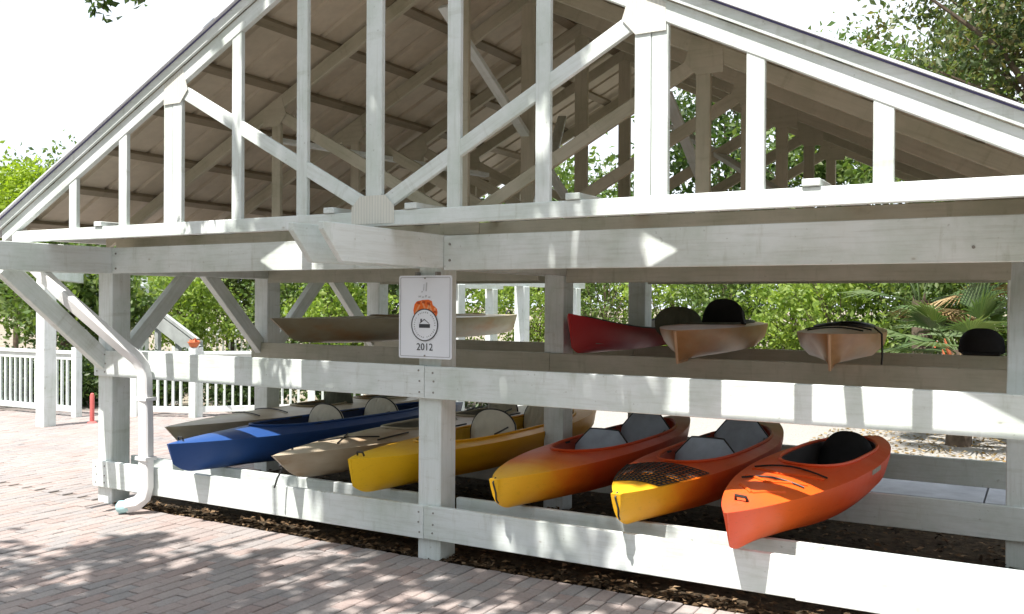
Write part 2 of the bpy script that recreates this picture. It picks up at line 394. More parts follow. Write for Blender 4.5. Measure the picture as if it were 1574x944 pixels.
# knee braces
def brace(p0, p1, w=.085, h=.135): return board('knee_brace', p0, p1, w, h, WP, P, up=(0, -.7, .7) if abs(p1[1]-p0[1]) > .1 else (0, 0, 1))
brace((XL, -.93, 2.06), (XL, .02, 1.23), .085, .15)
for a, b in ((0, 1), (1, 2)):
    y0, y1 = ROWS[a]+pw, ROWS[b]; ym = (y0+y1)/2
    for xx in (XL, XR): 
        board('knee_brace', (xx, y0-.02, 1.28), (xx, ym-.08, 2.10), .085, .135, WP, P, up=(0, -.7, .7)); board('knee_brace', (xx, y1+.02, 1.28), (xx, ym+.08, 2.10), .085, .135, WP, P, up=(0, .7, .7))
# bolts on the beams
for (x, z) in ((-3.31, 2.2), (-3.31, 2.07), (.19, 2.19), (.19, 2.08), (3.4, 2.09)):
    V, F_ = tube_data([(x, -TH-.006, z), (x, -TH+.004, z)], .009, 8); mesh('bolt', V, F_, M['steel'], P)

hd = bmesh.new(); bmesh.ops.create_cone(hd, cap_ends=True, segments=8, radius1=.0075, radius2=.006, depth=.006, matrix=Matrix.Rotation(R(90), 4, 'X'))
hm = bpy.data.meshes.new('nail_head'); hd.to_mesh(hm); hd.free(); hm.materials.append(M['steel'])
for xc in (XL, 0, XRF):
    for z0 in (.142, 1.124):
        for dx in (-.06, .06):
            for dz in (.045, .115, .185):
                o = bpy.data.objects.new('nail_head', hm); COL.objects.link(o); o.parent = P; o.location = (xc+dx+random.uniform(-.012, .012), -TH-.002, z0+dz+random.uniform(-.01, .01))
# trusses
S = .61; TY = [-.64+1.01*i for i in range(6)]
CL, CU = 4.27, 4.388
def truss(y, first):
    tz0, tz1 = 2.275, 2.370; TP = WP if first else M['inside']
    bc = boxo('bottom_chord', -3.86, 3.86, y, y+.040, tz0, tz1, TP, P)
    inv = bc.matrix_basis.inverted()
    def sub(o): o.matrix_basis = inv @ o.matrix_basis; return o
    for sgn in (-1, 1):
        # top chord: parallelogram with plumb cuts
        prof = [(0, CL), (0, CU), (sgn*4.0, CU-2.0), (sgn*4.0, CL-2.0)]
        if sgn > 0: prof = prof[::-1]
        n = 4; V = [(x, y-.002, z) for x, z in prof]+[(x, y+.042, z) for x, z in prof]
        ang = math.atan2(-.5*sgn, 1); rotm = Matrix.Rotation(-ang, 4, 'Y'); off = Vector((0, 0, 4.3))
        V = [rotm.inverted() @ (Vector(v)-off) for v in V]
        F_ = [(0, 1, 2, 3), (7, 6, 5, 4)]+[(i, i+4, (i+1) % 4+4, (i+1) % 4) for i in range(4)]
        o = mesh('top_chord', V, F_, TP, bc); mm = rotm.copy(); mm.translation = off; o.matrix_basis = mm
        bmx = bmesh.new(); bmx.from_mesh(o.data); bmesh.ops.recalc_face_normals(bmx, faces=bmx.faces); bmesh.ops.bevel(bmx, geom=bmx.edges[:], offset=.004, segments=1, affect='EDGES'); bmx.to_mesh(o.data); bmx.free()
        sub(o)
    ks = range(-5, 6) if first else (-3, 0, 3)
    for kx in ks:
        x = kx*S; top = CL-.5*abs(x)+.055; w = .094
        if kx == 0: x0, x1 = -.064, .064
        else: x0, x1 = x-w/2, x+w/2
        sub(boxo('truss_post', x0, x1, y+.003, y+.039, tz1-.035, top, TP, bc))
        if abs(kx) == 3 and first:
            s_ = 1 if kx > 0 else -1; xs = x+s_*(w+.003)
            sub(boxo('truss_post', xs-w/2, xs+w/2, y+.004, y+.041, tz1-.03, top-.05, TP, bc))
    for s_ in (-1, 1):
        sub(board('truss_diagonal', (s_*.05, y+.021, 2.40), (s_*1.80, y+.021, CL-.5*1.83-.015), .032, .094, TP, bc))
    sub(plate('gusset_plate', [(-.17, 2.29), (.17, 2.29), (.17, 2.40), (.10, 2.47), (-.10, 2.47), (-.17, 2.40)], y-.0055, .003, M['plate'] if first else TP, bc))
    for s_ in (-1, 1):
        x = s_*1.83; z = CL-.5*1.83
        pts = [(x-s_*.12, z-.02), (x-s_*.07, z+.135), (x+s_*.13, z+.04), (x+s_*.135, z-.11), (x-s_*.04, z-.11)]
        if s_ < 0: pts = pts[::-1]
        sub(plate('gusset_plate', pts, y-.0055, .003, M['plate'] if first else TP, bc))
    return bc
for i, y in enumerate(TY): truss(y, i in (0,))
# boards lying on the bottom chords, running front to back
for x in (-2.72, -.36, .30, 1.42, 2.72): boxo('lateral_brace', x-.045, x+.045, -.652, 4.5, 2.372, 2.410, WP, P)
# slanting braces in the attic
for a, b in (((-1.95, .42, 3.16), (-.95, 2.3, 3.02)), ((-.15, .36, 3.98), (.05, 2.0, 2.72)), ((.62, .45, 2.50), (-.6, 3.2, 3.7)), ((1.2, 1.4, 3.4), (1.05, 3.3, 2.5)), ((2.2, 1.4, 2.5), (.6, 3.2, 3.5))):
    board('attic_brace', a, b, .088, .038, WP, P)
# purlins
xs = .10
while xs < 4.0:
    for s_ in (-1, 1):
        z = CU-.5*xs+.016
        board('purlin', (s_*xs, -.63, z+.006), (s_*xs, 4.46, z+.006), .085, .036, M['purlin'], P, up=(s_*.447, 0, .894))
    xs += .545
# roof sheets with ribs, lapped side by side
def sheet(sgn, y0, y1):
    x1 = 4.06; prof = []
    yy = y0
    npan = 3; w = (y1-y0)/npan
    for i in range(npan):
        a = y0+i*w; prof += [(a, 0), (a+w*.80, 0), (a+w*.84, .022), (a+w*.96, .022)]
    prof.append((y1, 0)); V = []; z0 = CU+.040
    for t in (0, .012):
        for x in (.0, x1):
            for a, h in prof: V.append((sgn*x, a, z0-.5*x+h*1.1+t))
    n = len(prof); F_ = []
    for i in range(n-1):
        F_.append((i, i+1, n+i+1, n+i)); F_.append((2*n+i, 3*n+i, 3*n+i+1, 2*n+i+1))
        F_.append((n+i, n+i+1, 3*n+i+1, 3*n+i)); F_.append((i, 2*n+i, 2*n+i+1, i+1))
    F_.append((0, n, 3*n, 2*n)); F_.append((n-1, 3*n-1, 4*n-1, 2*n-1))
    o = mesh('roof_sheet', V, F_, M['roof'], P); bmx = bmesh.new(); bmx.from_mesh(o.data); bmesh.ops.recalc_face_normals(bmx, faces=bmx.faces); bmx.to_mesh(o.data); bmx.free()
    return o
for s_ in (-1, 1):
    for i in range(6): sheet(s_, -.66+i*.86+.001, -.66+(i+1)*.86-.001)
# rake fascia: board, dark strip painted as shadow line and metal edge
def rake(name, s_, y0, y1, zlo, zhi, mat):
    V = []
    for yy in (y0, y1):
        for (x, zz) in ((0, zlo), (4.08, zlo-2.04), (4.08, zhi-2.04), (0, zhi)): V.append((s_*x, yy, zz))
    F_ = [(0, 1, 2, 3), (7, 6, 5, 4)]+[(i, i+4, (i+1) % 4+4, (i+1) % 4) for i in range(4)]
    o = mesh(name, V, F_, mat, P); bmx = bmesh.new(); bmx.from_mesh(o.data); bmesh.ops.recalc_face_normals(bmx, faces=bmx.faces); bmx.to_mesh(o.data); bmx.free(); return o
for ya, yb in ((-.668, -.645), (4.505, 4.53)):
    for s_ in (-1, 1):
        rake('rake_board', s_, ya, yb, CU+.004, CU+.072, WP)
for s_ in (-1, 1):
    rake('shadow_strip', s_, -.674, -.64, CU+.073, CU+.082, M['gap']); rake('rake_trim', s_, -.70, -.55, CU+.083, CU+.097, M['trim'])
board('ridge_cap', (0, -.70, CU+.085), (0, 4.54, CU+.085), .22, .02, M['trim'], P)
# gutter and downspout
gx = -4.12
V = []; prof = [(gx-.06, 2.44), (gx-.05, 2.33), (gx+.05, 2.33), (gx+.06, 2.44), (gx+.052, 2.44), (gx+.043, 2.337), (gx-.043, 2.337), (gx-.052, 2.44)]
for yy in (-.66, 4.5): V += [(x, yy, z) for x, z in prof]
F_ = [(i, (i+1) % 8, (i+1) % 8+8, i+8) for i in range(8)]+[(0, 7, 6, 1), (1, 6, 5, 2), (2, 5, 4, 3), (8, 9, 14, 15), (9, 10, 13, 14), (10, 11, 12, 13)]
mesh('gutter', V, F_, M['pvc'], P)
def rect_pipe(name, pts, w, h, mat, parent, side):
    """rectangular pipe swept along pts; 'side' is the width direction"""
    pts = [Vector(p) for p in pts]; V = []; F_ = []; n = len(pts); side = Vector(side).normalized()
    for i, p in enumerate(pts):
        t = (pts[min(i+1, n-1)]-pts[max(i-1, 0)]).normalized(); s = (side-t*side.dot(t)).normalized(); q = t.cross(s)
        for a, b in ((-.5, -.38), (-.38, -.5), (.38, -.5), (.5, -.38), (.5, .38), (.38, .5), (-.38, .5), (-.5, .38)): V.append(p+s*a*w+q*b*h)
    for i in range(n-1):
        for k_ in range(8): F_.append((i*8+k_, i*8+(k_+1) % 8, (i+1)*8+(k_+1) % 8, (i+1)*8+k_))
    F_ += [tuple(range(7, -1, -1)), tuple((n-1)*8+k_ for k_ in range(8))]
    return mesh(name, V, F_, mat, parent, smooth=True, sharp=30)
ds = rect_pipe('downspout', [(-4.08, -.50, 2.34), (-4.0, -.53, 2.25), (-3.34, -.44, 1.77), (-2.98, -.20, 1.39), (-2.90, -.145, 1.31), (-2.855, -.12, 1.24), (-2.84, -.11, 1.14), (-2.835, -.10, .70), (-2.83, -.10, .22), (-2.84, -.115, .14), (-2.88, -.15, .09), (-2.95, -.20, .065)], .105, .085, M['pvc'], P, (1, .15, 0))
V, F_ = tube_data([(-2.93, -.19, .066), (-2.99, -.235, .058), (-3.01, -.25, .055)], [.05, .056, .03], 12); mesh('outlet', V, F_, M['teal'], ds, smooth=True, sharp=60)
for z in (.95, .45): boxo('strap', -2.905, -2.77, -.155, -.041, z, z+.03, M['pvc'], ds, .002)

# ------------------------------------------------------------------ sign on the middle post
SG = empty('sign_board', (0, -.062, 1.402), 0, 'white rectangular sign reading 2012 with orange emblem on the middle post', 'sign')
k = NT('sign_white'); v = k.coord(); k.base(k.ramp(k.noise(v, 3, 4), [(.3, (.80, .83, .90)), (.7, (.86, .89, .95))]), .22, .5); M['sign'] = k.m
M['ink'] = mat_plain('sign_ink', (.045, .05, .06), .5, .4, .1); M['grey_ink'] = mat_plain('sign_grey_ink', (.30, .31, .34), .5, .4, .1)
M['orange_ink'] = mat_plain('sign_orange', (.83, .16, .02), .4, .4, .08); M['orange2'] = mat_plain('sign_light_orange', (.86, .36, .16), .4, .4, .08); M['orange3'] = mat_plain('sign_dark_orange', (.50, .07, .01), .4, .4, .08)
def rrect(w, h, r, n=5, cx=0, cz=0):
    pts = []
    for (sx, sz, a0) in ((1, -1, -90), (1, 1, 0), (-1, 1, 90), (-1, -1, 180)):
        for i in range(n+1):
            a = R(a0+90*i/n); pts.append((cx+sx*(w/2-r)+r*math.cos(a), cz+sz*(h/2-r)+r*math.sin(a)))
    return pts
bo = plate('board', rrect(.445, .575, .016, cz=.2875), 0, .006, M['sign'], SG)
def ring(name, pts_o, pts_i, y, t, mat, parent):
    n = len(pts_o); V = [(x, y, z) for x, z in pts_o]+[(x, y, z) for x, z in pts_i]+[(x, y+t, z) for x, z in pts_o]+[(x, y+t, z) for x, z in pts_i]; F_ = []
    for i in range(n):
        j = (i+1) % n; F_ += [(i, j, n+j, n+i), (2*n+i, 3*n+i, 3*n+j, 2*n+j), (i, 2*n+i, 2*n+j, j), (n+i, n+j, 3*n+j, 3*n+i)]
    return mesh(name, V, F_, mat, parent)
ring('border_line', rrect(.420, .550, .010, cz=.2875), rrect(.414, .544, .008, cz=.2875), -.0016, .0012, M['grey_ink'], SG)
def circ(r, n=40, cx=0, cz=0, a0=0, a1=360): return [(cx+r*math.cos(R(a0+(a1-a0)*i/n)), cz+r*math.sin(R(a0+(a1-a0)*i/n))) for i in range(n)]
cz = .233
dome = [(-.092, .30), (-.098, .335), (-.088, .375), (-.070, .395), (-.02, .405), (.03, .408), (.058, .398), (.066, .37), (.082, .36), (.100, .345), (.106, .32), (.098, .295)]
plate('emblem', dome[::-1], -.0014, .001, M['orange_ink'], SG)
for x, z0, z1, dx in ((-.078, .315, .372, .034), (.012, .322, .396, -.036), (.012, .325, .385, .030), (.060, .318, .392, -.030), (.074, .300, .352, .012)):
    plate('emblem_stroke', [(x-.007, z0), (x+.008, z0), (x+.007+dx, z1), (x-.006+dx, z1)], -.0026, .001, M['orange2'], SG)
for i, (x, z) in enumerate(((-.055, .388), (-.01, .392), (.03, .385), (.085, .325))):
    plate('emblem_stroke', [(x-.014, z-.008), (x+.012, z-.012), (x+.014, z+.004), (x-.008, z+.008)], -.0036, .0008, M['orange3'], SG)
plate('seal', circ(.108, 48, 0, cz), -.0042, .0022, M['sign'], SG)
ring('seal_ring', circ(.1125, 48, 0, cz), circ(.1055, 48, 0, cz), -.0056, .003, M['ink'], SG)
ticks_v, ticks_f = [], []
for i in range(34):                                   # lettering around the seal, too small to read
    a = R(200-360*i/34)
    if i % 7 == 6: continue
    rr0, rr1, dw = .082, .082+random.uniform(.006, .011), .0032
    for q in ((rr0, -dw), (rr0, dw), (rr1, dw), (rr1, -dw)): ticks_v.append((q[0]*math.cos(a)-q[1]*math.sin(a), -.0050, cz+q[0]*math.sin(a)+q[1]*math.cos(a)))
    n_ = len(ticks_v); ticks_f.append((n_-4, n_-3, n_-2, n_-1))
o = mesh('seal_lettering', ticks_v, ticks_f, M['grey_ink'], SG); tag(o, kind='stuff')
plate('seal_icon', [(-.046, cz-.020), (.046, cz-.020), (.046, cz+.006), (-.046, cz+.006)], -.0056, .001, M['ink'], SG)
plate('seal_icon', [(-.044, cz+.010), (-.002, cz+.042), (.042, cz+.010), (.036, cz+.010), (-.002, cz+.035), (-.036, cz+.010)][::-1], -.0056, .001, M['ink'], SG)
plate('seal_icon', [(-.034, cz+.020), (-.022, cz+.020), (-.022, cz+.042), (-.034, cz+.042)], -.0062, .001, M['ink'], SG)
def text(name, s, size, x, z, mat, y=-.0022):
    cu = bpy.data.curves.new(name, 'FONT'); cu.body = s; cu.size = size; cu.align_x = 'CENTER'; cu.extrude = .0006; cu.resolution_u = 3
    t = bpy.data.objects.new(name, cu); COL.objects.link(t); dg = bpy.context.evaluated_depsgraph_get()
    me = bpy.data.meshes.new_from_object(t.evaluated_get(dg)); bpy.data.objects.remove(t); me.materials.clear(); me.materials.append(mat)
    o = bpy.data.objects.new(name, me); link(o, SG); o.location = (x, y, z); o.rotation_euler = (R(90), 0, 0); return o
text('year_lettering', '2012', .070, 0, .057, M['ink'])
M['pale_ink'] = mat_plain('sign_pale_ink', (.50, .52, .56), .5, .4, .1)
for (x, z, w, h_) in ((-.012, .470, .007, .045), (.010, .466, .010, .060), (-.026, .458, .012, .010), (-.046, .424, .022, .011), (-.018, .421, .016, .009), (.006, .424, .014, .016), (.034, .420, .018, .010)):   # faded heading, no longer legible
    plate('faded_heading', [(x-w/2, z), (x+w/2, z), (x+w/2+.004, z+h_), (x-w/2+.004, z+h_)], -.0018, .001, M['pale_ink'], SG)
for z in (.556, .02):
    V, F_ = tube_data([(0, -.005, z), (0, .002, z)], .006, 10); mesh('screw', V, F_, M['steel'], SG)
for x in (-.085, .085): boxo('bracket', x-.006, x+.006, .005, .06, .575, .60, M['steel'], SG, .001)

# ------------------------------------------------------------------ kayaks
class Hull:
    def __init__(s, L, B, mid, end, crown=.05, rocker=.05, rake_b=.04, rake_s=.04, openings=(), p=2.3, q=.8, lift=.05, blunt=.012, vee=1.0, sterne=None):
        s.__dict__.update(locals()); s.sterne = end if sterne is None else sterne
    def w(s, t): return max(s.blunt, s.B/2*max(0, 1-abs(2*t-1)**s.p)**s.q)
    def zk(s, t):
        e = abs(2*t-1); return s.rocker*e**3.5 + s.lift*max(0, (e-.90)/.10)**2
    def zg(s, t):
        e = abs(2*t-1); en = s.end if t < .5 else s.sterne
        return s.mid+(en-s.mid)*e**2.4
    def c(s, t):
        for (a, b, h) in s.openings:
            if a < t < b: return min(h*(1-abs(2*(t-a)/(b-a)-1)**3)**.55, s.w(t)-.035)
        return 0
    def zd(s, t, x):
        w = s.w(t); e = abs(2*t-1); return s.zg(t)+s.crown*(1-e**2.5)*(1-min(1, abs(x)/w)**1.8)
    def y(s, t, z):
        h = max(.05, s.zg(t)-s.zk(t)); f = (z-s.zk(t))/h
        return t*s.L - s.rake_b*f*max(0, 1-2*t)**5 + s.rake_s*f*max(0, 2*t-1)**5
    def build(s, mats, parent):
        N = 72; ts = [.5-.5*math.cos(math.pi*i/N) for i in range(N+1)]
        # add stations at the opening ends
        for (a, b, h) in s.openings: ts += [a+1e-3, a+.004, a+.012, b-1e-3, b-.004, b-.012]
        ts = sorted(ts); rings = []; half = None
        for t in ts:
            w, zk, zg = s.w(t), s.zk(t), s.zg(t); e = min(1, abs(2*t-1)**3*s.vee); hh = zg-zk; c = s.c(t)
            fl = [(0, 0), (.36, .03), (.72, .13), (.93, .45), (1.0, .86), (1.0, 1.0)]
            ve = [(0, 0), (.30, .18), (.55, .42), (.80, .70), (.96, .90), (1.0, 1.0)]
            pr = [(w*(a[0]*(1-e)+b[0]*e), zk+hh*(a[1]*(1-e)+b[1]*e)) for a, b in zip(fl, ve)]
            for x in (w-.3*(w-c), w-.7*(w-c), c): pr.append((x, s.zd(t, x)))
            zr = s.zd(t, c)
            if c > 1e-4:
                d = min(1, c/.12); fz = zk+.07+(zr-zk-.07)*(1-d)
                pr += [(c-.012*d, zr-.01*d), (c*.94, fz+(zr-fz)*.45), (c*.85, fz+.01), (0, fz)]
            else: pr += [(0, zr)]*4
            full = [(x, z) for x, z in pr]+[(-x, z) for x, z in pr[-2:0:-1]]
            half = len(pr); rings.append([(x, s.y(t, z), z) for x, z in full])
        n = len(rings[0]); V = [v for r in rings for v in r]; F_ = []; mi = []
        for i in range(len(rings)-1):
            for j in range(n):
                k_ = (j+1) % n; F_.append((i*n+j, i*n+k_, (i+1)*n+k_, (i+1)*n+j))
                jj = j if j < half-1 else n-1-j
                mi.append(1 if jj >= 8 else 0)
        bm = bmesh.new(); vs = [bm.verts.new(v) for v in V]
        for f, q in zip(F_, mi): fc = bm.faces.new([vs[a] for a in f]); fc.material_index = q; fc.smooth = True
        bm.faces.new([vs[a] for a in range(n)]); bm.faces.new([vs[len(V)-n+a] for a in range(n-1, -1, -1)])
        bmesh.ops.remove_doubles(bm, verts=bm.verts, dist=.0008); bmesh.ops.recalc_face_normals(bm, faces=bm.faces)
        me = bpy.data.meshes.new('hull'); bm.to_mesh(me); bm.free()
        for mm in mats: me.materials.append(mm)
        me.set_sharp_from_angle(angle=R(42)); o = bpy.data.objects.new('hull', me); return link(o, parent)
    def deckpt(s, t, x, lift=.006):
        z = s.zd(t, x); return (x, s.y(t, z), z+lift)
    def rims(s, mat, parent, rad=.012):
        for (a, b, h) in s.openings:
            pts = []; n = 40
            for i in range(n): 
                th = 2*math.pi*i/n; t = (a+b)/2-(b-a)/2*.995*math.cos(th); t = min(max(t, a+.0015), b-.0015)
                x = s.c(t)*(1 if math.sin(th) >= 0 else -1); pts.append(s.deckpt(t, x, .006))
            tube('cockpit_rim', pts, rad, mat, parent, 6, closed=True)

def decal(H, K, t0, t1, f0, f1, mat, side=1):
    V = []; n = 8
    for f in (f0, f1):
        for i in range(n):
            t = t0+(t1-t0)*i/(n-1); z = H.zk(t)+(H.zg(t)-H.zk(t))*f; V.append((side*(H.w(t)+.003), H.y(t, z), z))
    return mesh('decal', V, [(i, i+1, n+i+1, n+i) for i in range(n-1)], mat, K)
def seat_back(parent, y, z, w, h, mat, kind='shell', tilt=14, x=0, pipe=None, lean=0):
    """padded back rest; 'shell' is ribbed and round-topped, 'hex' is a cut panel"""
    n = 33; cols = []
    for i in range(n):
        u = -1+2*i/(n-1); xx = u*w/2
        if kind == 'shell': top = h*(.50+.50*max(0, 1-abs(u)**2.4)**.5); bot = h*(.50-.50*max(0, 1-abs(u)**3.0)**.5)
        elif kind == 'dome': top = h*(.30+.70*max(0, 1-abs(u)**2.6)**.5); bot = h*.12*abs(u)**4
        else:
            a = min(1, max(0, (abs(u)-.50)/.50)); top = h*(1-.40*a); b = min(1, max(0, (abs(u)-.62)/.38)); bot = h*(0+.40*b)
        cols.append((xx, bot, max(top, bot+.01)))
    rows_ = 7; V = []; F_ = []
    for side in (0, 1):
        for i, (xx, b_, t_) in enumerate(cols):
            for j in range(rows_):
                v = j/(rows_-1); e = max(abs(2*v-1), abs(2*i/(n-1)-1)); pad = .020*(1-e**4)
                rib = .010*abs(math.sin(i*math.pi/(n-1)*9)) if kind == 'shell' else 0
                yy = -(.010+pad+rib*(1-e**6)) if side == 0 else .012
                V.append((xx, yy+.10*(xx/w)**2*2, b_+(t_-b_)*v))
    o_ = n*rows_
    for i in range(n-1):
        for j in range(rows_-1):
            a = i*rows_+j; F_.append((a, a+rows_, a+rows_+1, a+1)); F_.append((o_+a, o_+a+1, o_+a+rows_+1, o_+a+rows_))
    edge = [i*rows_ for i in range(n)]+[(n-1)*rows_+j for j in range(1, rows_)]+[i*rows_+rows_-1 for i in range(n-2, -1, -1)]+[j for j in range(rows_-2, 0, -1)]
    for a, b in zip(edge, edge[1:]+edge[:1]): F_.append((b, a, a+o_, b+o_))
    s = mesh('seat_back', V, F_, mat, parent, smooth=True, sharp=50); s.location = (x, y, z); s.rotation_euler = (R(-tilt), R(lean), 0)
    if pipe:
        tube('piping', [V[a] for a in edge], .007, pipe, s, 5, closed=True)
        for q in (-1, 1): tube('seat_strap', [(x+q*w*.46, y-.02, z+h*.62), (x+q*(w*.5+.01), y-.16, z+h*.60), (x+q*(w*.5+.02), y-.30, z+h*.56)], .008, pipe, parent, 5)
    return s
def seat_pan(parent, y, z, w, l, mat, x=0):
    o = bm_obj('seat_pan', box_bm(w, l, .06, .02), mat, parent, smooth=True, sharp=40); o.location = (x, y, z); return o
def toggle(parent, H, t, mat, side=0):
    z = H.zd(t, 0); yy = H.y(t, z)
    tube('carry_handle', [(-.03, yy, z+.004), (-.025, yy-.01, z+.03), (.025, yy-.01, z+.03), (.03, yy, z+.004)], .007, mat, parent, 6)
def kayak(name, label, x, y, z, H, mats, rim=None, rz=0, roll=0, pitch=0, group=None, cat='kayak'):
    K = empty(name, (x, y, z), R(rz), label, cat, group); K.rotation_euler = (R(pitch), R(roll), R(rz))
    H.build(mats, K)
    if rim: H.rims(rim, K)
    return K
GRP = 'kayaks on the lower rack'; GUP = 'boats on the upper rack'
ZL, ZU = .408, 1.357
# blue tandem
H = Hull(3.75, .74, .265, .275, crown=.085, rocker=.04, rake_b=.05, rake_s=.05, openings=((.21, .83, .25),), lift=.07, blunt=.012)
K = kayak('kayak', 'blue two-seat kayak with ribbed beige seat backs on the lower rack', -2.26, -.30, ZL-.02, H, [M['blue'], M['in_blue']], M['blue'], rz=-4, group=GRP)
seat_back(K, 1.58, .10, .45, .35, M['tanseat'], pipe=M['blackp']); seat_back(K, 2.35, .10, .45, .35, M['tanseat'], pipe=M['blackp'])
seat_pan(K, 1.38, .10, .36, .34, M['in_blue']); seat_pan(K, 2.14, .10, .36, .34, M['in_blue']); toggle(K, H, .03, M['blackp'])
# sand kayak between blue and yellow
H = Hull(3.95, .76, .25, .255, crown=.06, rocker=.06, rake_b=.17, rake_s=.14, openings=((.30, .50, .20), (.56, .80, .21)), lift=.05, vee=.8)
K = kayak('kayak', 'sand coloured kayak with long raked bow lying between the blue and yellow kayaks', -1.20, -.12, ZL-.01, H, [M['sand'], M['in_tan']], M['sand2'], rz=-1, group=GRP)
seat_back(K, 1.90, .09, .36, .30, M['in_tan'], tilt=30); seat_back(K, 2.98, .11, .38, .33, M['tanseat'], pipe=M['blackp'])
tubes('deck_line', [[H.deckpt(t, xx, .008) for t, xx in ((.12, .10), (.17, -.02), (.22, -.17))], [H.deckpt(t, xx, .008) for t, xx in ((.12, -.10), (.17, .02), (.22, .17))], [H.deckpt(t, .22, .008) for t in (.20, .25, .30)]], .006, M['blackp'], K)
tube('paddle_strap', [H.deckpt(.05, -.05, .01), (-.09, .05, .16), (-.12, .0, .05), (-.13, -.02, -.02)], .007, M['blackp'], K, 6)
# yellow tandem
H = Hull(3.95, .76, .265, .30, crown=.045, rocker=.045, rake_b=.04, rake_s=.05, openings=((.20, .85, .27),), lift=.06, vee=1.0)
K = kayak('kayak', 'yellow two-seat kayak with ribbed beige seat backs behind the middle post', -.47, -.26, ZL-.01, H, [M['mango'], M['in_yellow']], M['mango'], rz=-.3, group=GRP)
seat_back(K, 1.80, .10, .46, .37, M['tanseat'], pipe=M['blackp']); seat_back(K, 2.75, .10, .46, .37, M['tanseat'], pipe=M['blackp'])
seat_pan(K, 1.58, .10, .36, .36, M['in_yellow']); seat_pan(K, 2.5, .10, .36, .36, M['in_yellow']); toggle(K, H, .03, M['blackp'])
decal(H, K, .54, .66, .87, .985, M['decal'])
# two sunset tandems
def sunset(x, y, label, rz, net):
    H = Hull(3.45, .74, .27, .255, crown=.055, rocker=.05, rake_b=.035, rake_s=.05, openings=((.255, .86, .265),), lift=.05, p=2.4, q=.82, blunt=.032, vee=.6, sterne=.33)
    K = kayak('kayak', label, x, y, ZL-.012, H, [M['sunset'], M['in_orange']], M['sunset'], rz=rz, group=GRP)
    seat_back(K, 1.50, .08, .50, .335, M['greyseat'], 'hex', 24, pipe=M['blackp']); seat_back(K, 2.38, .08, .50, .37, M['greyseat'], 'hex', 20, pipe=M['blackp'])
    seat_pan(K, 1.28, .10, .42, .42, M['greyseat']); seat_pan(K, 2.18, .10, .42, .42, M['greyseat'])
    tube('bow_line', [(.0, H.y(0, .22)+.02, .262), (.0, H.y(0, .22)-.012, .235), (.016, H.y(0, .16)-.016, .17), (.012, H.y(0, .12)-.012, .12), (0, H.y(0, .10)+.03, .09)], .006, M['blackp'], K, 6)
    tube('carry_handle', [(-.05, H.y(.97, .3), .30), (-.05, H.y(.985, .3), .335), (.05, H.y(.985, .3), .335), (.05, H.y(.97, .3), .30)], .011, M['olive'], K, 6)
    if net:
        L_ = []; T0, T1 = .085, .235
        def lim(t): return H.w(t)*.96
        for i in range(13):
            t = T0+(T1-T0)*i/12; L_.append([H.deckpt(t, lim(t)*u, .007) for u in np.linspace(-1, 1, 17)])
        for j in range(13):
            u = -1+2*j/12; L_.append([H.deckpt(t, lim(t)*u, .009) for t in np.linspace(T0, T1, 10)])
        V = []; F_ = []
        for pts_ in L_:
            v, f = tube_data(pts_, .0042, 4); o_ = len(V); V += v; F_ += [tuple(a+o_ for a in q) for q in f]
        tag(mesh('deck_net', V, F_, M['blackp'], K, smooth=True), kind='stuff')
    return K
sunset(.64, -.16, 'orange two-seat kayak fading to a bare yellow bow, beside the middle post', -1, False)
sunset(1.50, -.17, 'orange two-seat kayak with black netting on its yellow bow', -.8, True)
# flame single
H = Hull(3.45, .70, .29, .27, crown=.07, rocker=.03, rake_b=.10, rake_s=.05, openings=((.33, .83, .235),), lift=.03, p=2.2, q=.78, blunt=.01, vee=1.35)
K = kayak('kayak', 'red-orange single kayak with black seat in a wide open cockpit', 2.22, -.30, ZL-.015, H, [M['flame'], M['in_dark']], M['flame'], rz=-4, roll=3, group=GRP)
seat_back(K, 2.35, .09, .42, .36, M['black'], 'dome', 24); seat_pan(K, 2.0, .11, .40, .5, M['black']); seat_back(K, 1.60, .08, .38, .24, M['black'], 'shell', 60)
tubes('deck_line', [[H.deckpt(t, u*H.w(t), .008) for u in np.linspace(-.75, .75, 9)] for t in (.20, .30)], .006, M['blackp'], K)
decal(H, K, .50, .58, .87, .985, M['decal'])
tube('carry_handle', [H.deckpt(.06, -.035, .002), H.deckpt(.055, -.03, .03), H.deckpt(.055, .03, .03), H.deckpt(.06, .035, .002)], .009, M['blackp'], K, 6)
for s_ in (-1, 1):
    for t0 in (.10, .17, .235): tube('deck_ridge', [H.deckpt(t0+.05*abs(u), u*H.w(t0)*.8, .0) for u in (np.linspace(.02, 1, 7)*s_)], .012, M['flame'], K, 6)
# sand kayak at the left post
H = Hull(3.9, .76, .26, .26, crown=.05, rocker=.06, rake_b=.14, rake_s=.12, openings=((.36, .54, .19), (.60, .82, .2)), lift=.05, vee=.8)
K = kayak('kayak', 'dull tan kayak furthest back, lying between the blue kayak and the corner post', -3.05, .42, ZL, H, [M['sand2'], M['in_tan']], M['drab'], rz=-3.5, group=GRP)
seat_back(K, 1.95, .13, .42, .34, M['olive'], 'shell', 12); seat_back(K, 2.85, .13, .42, .34, M['olive'], 'shell', 16)
tubes('deck_line', [[H.deckpt(t, u*H.w(t), .008) for u in np.linspace(-.7, .7, 9)] for t in (.2, .28)], .006, M['blackp'], K)

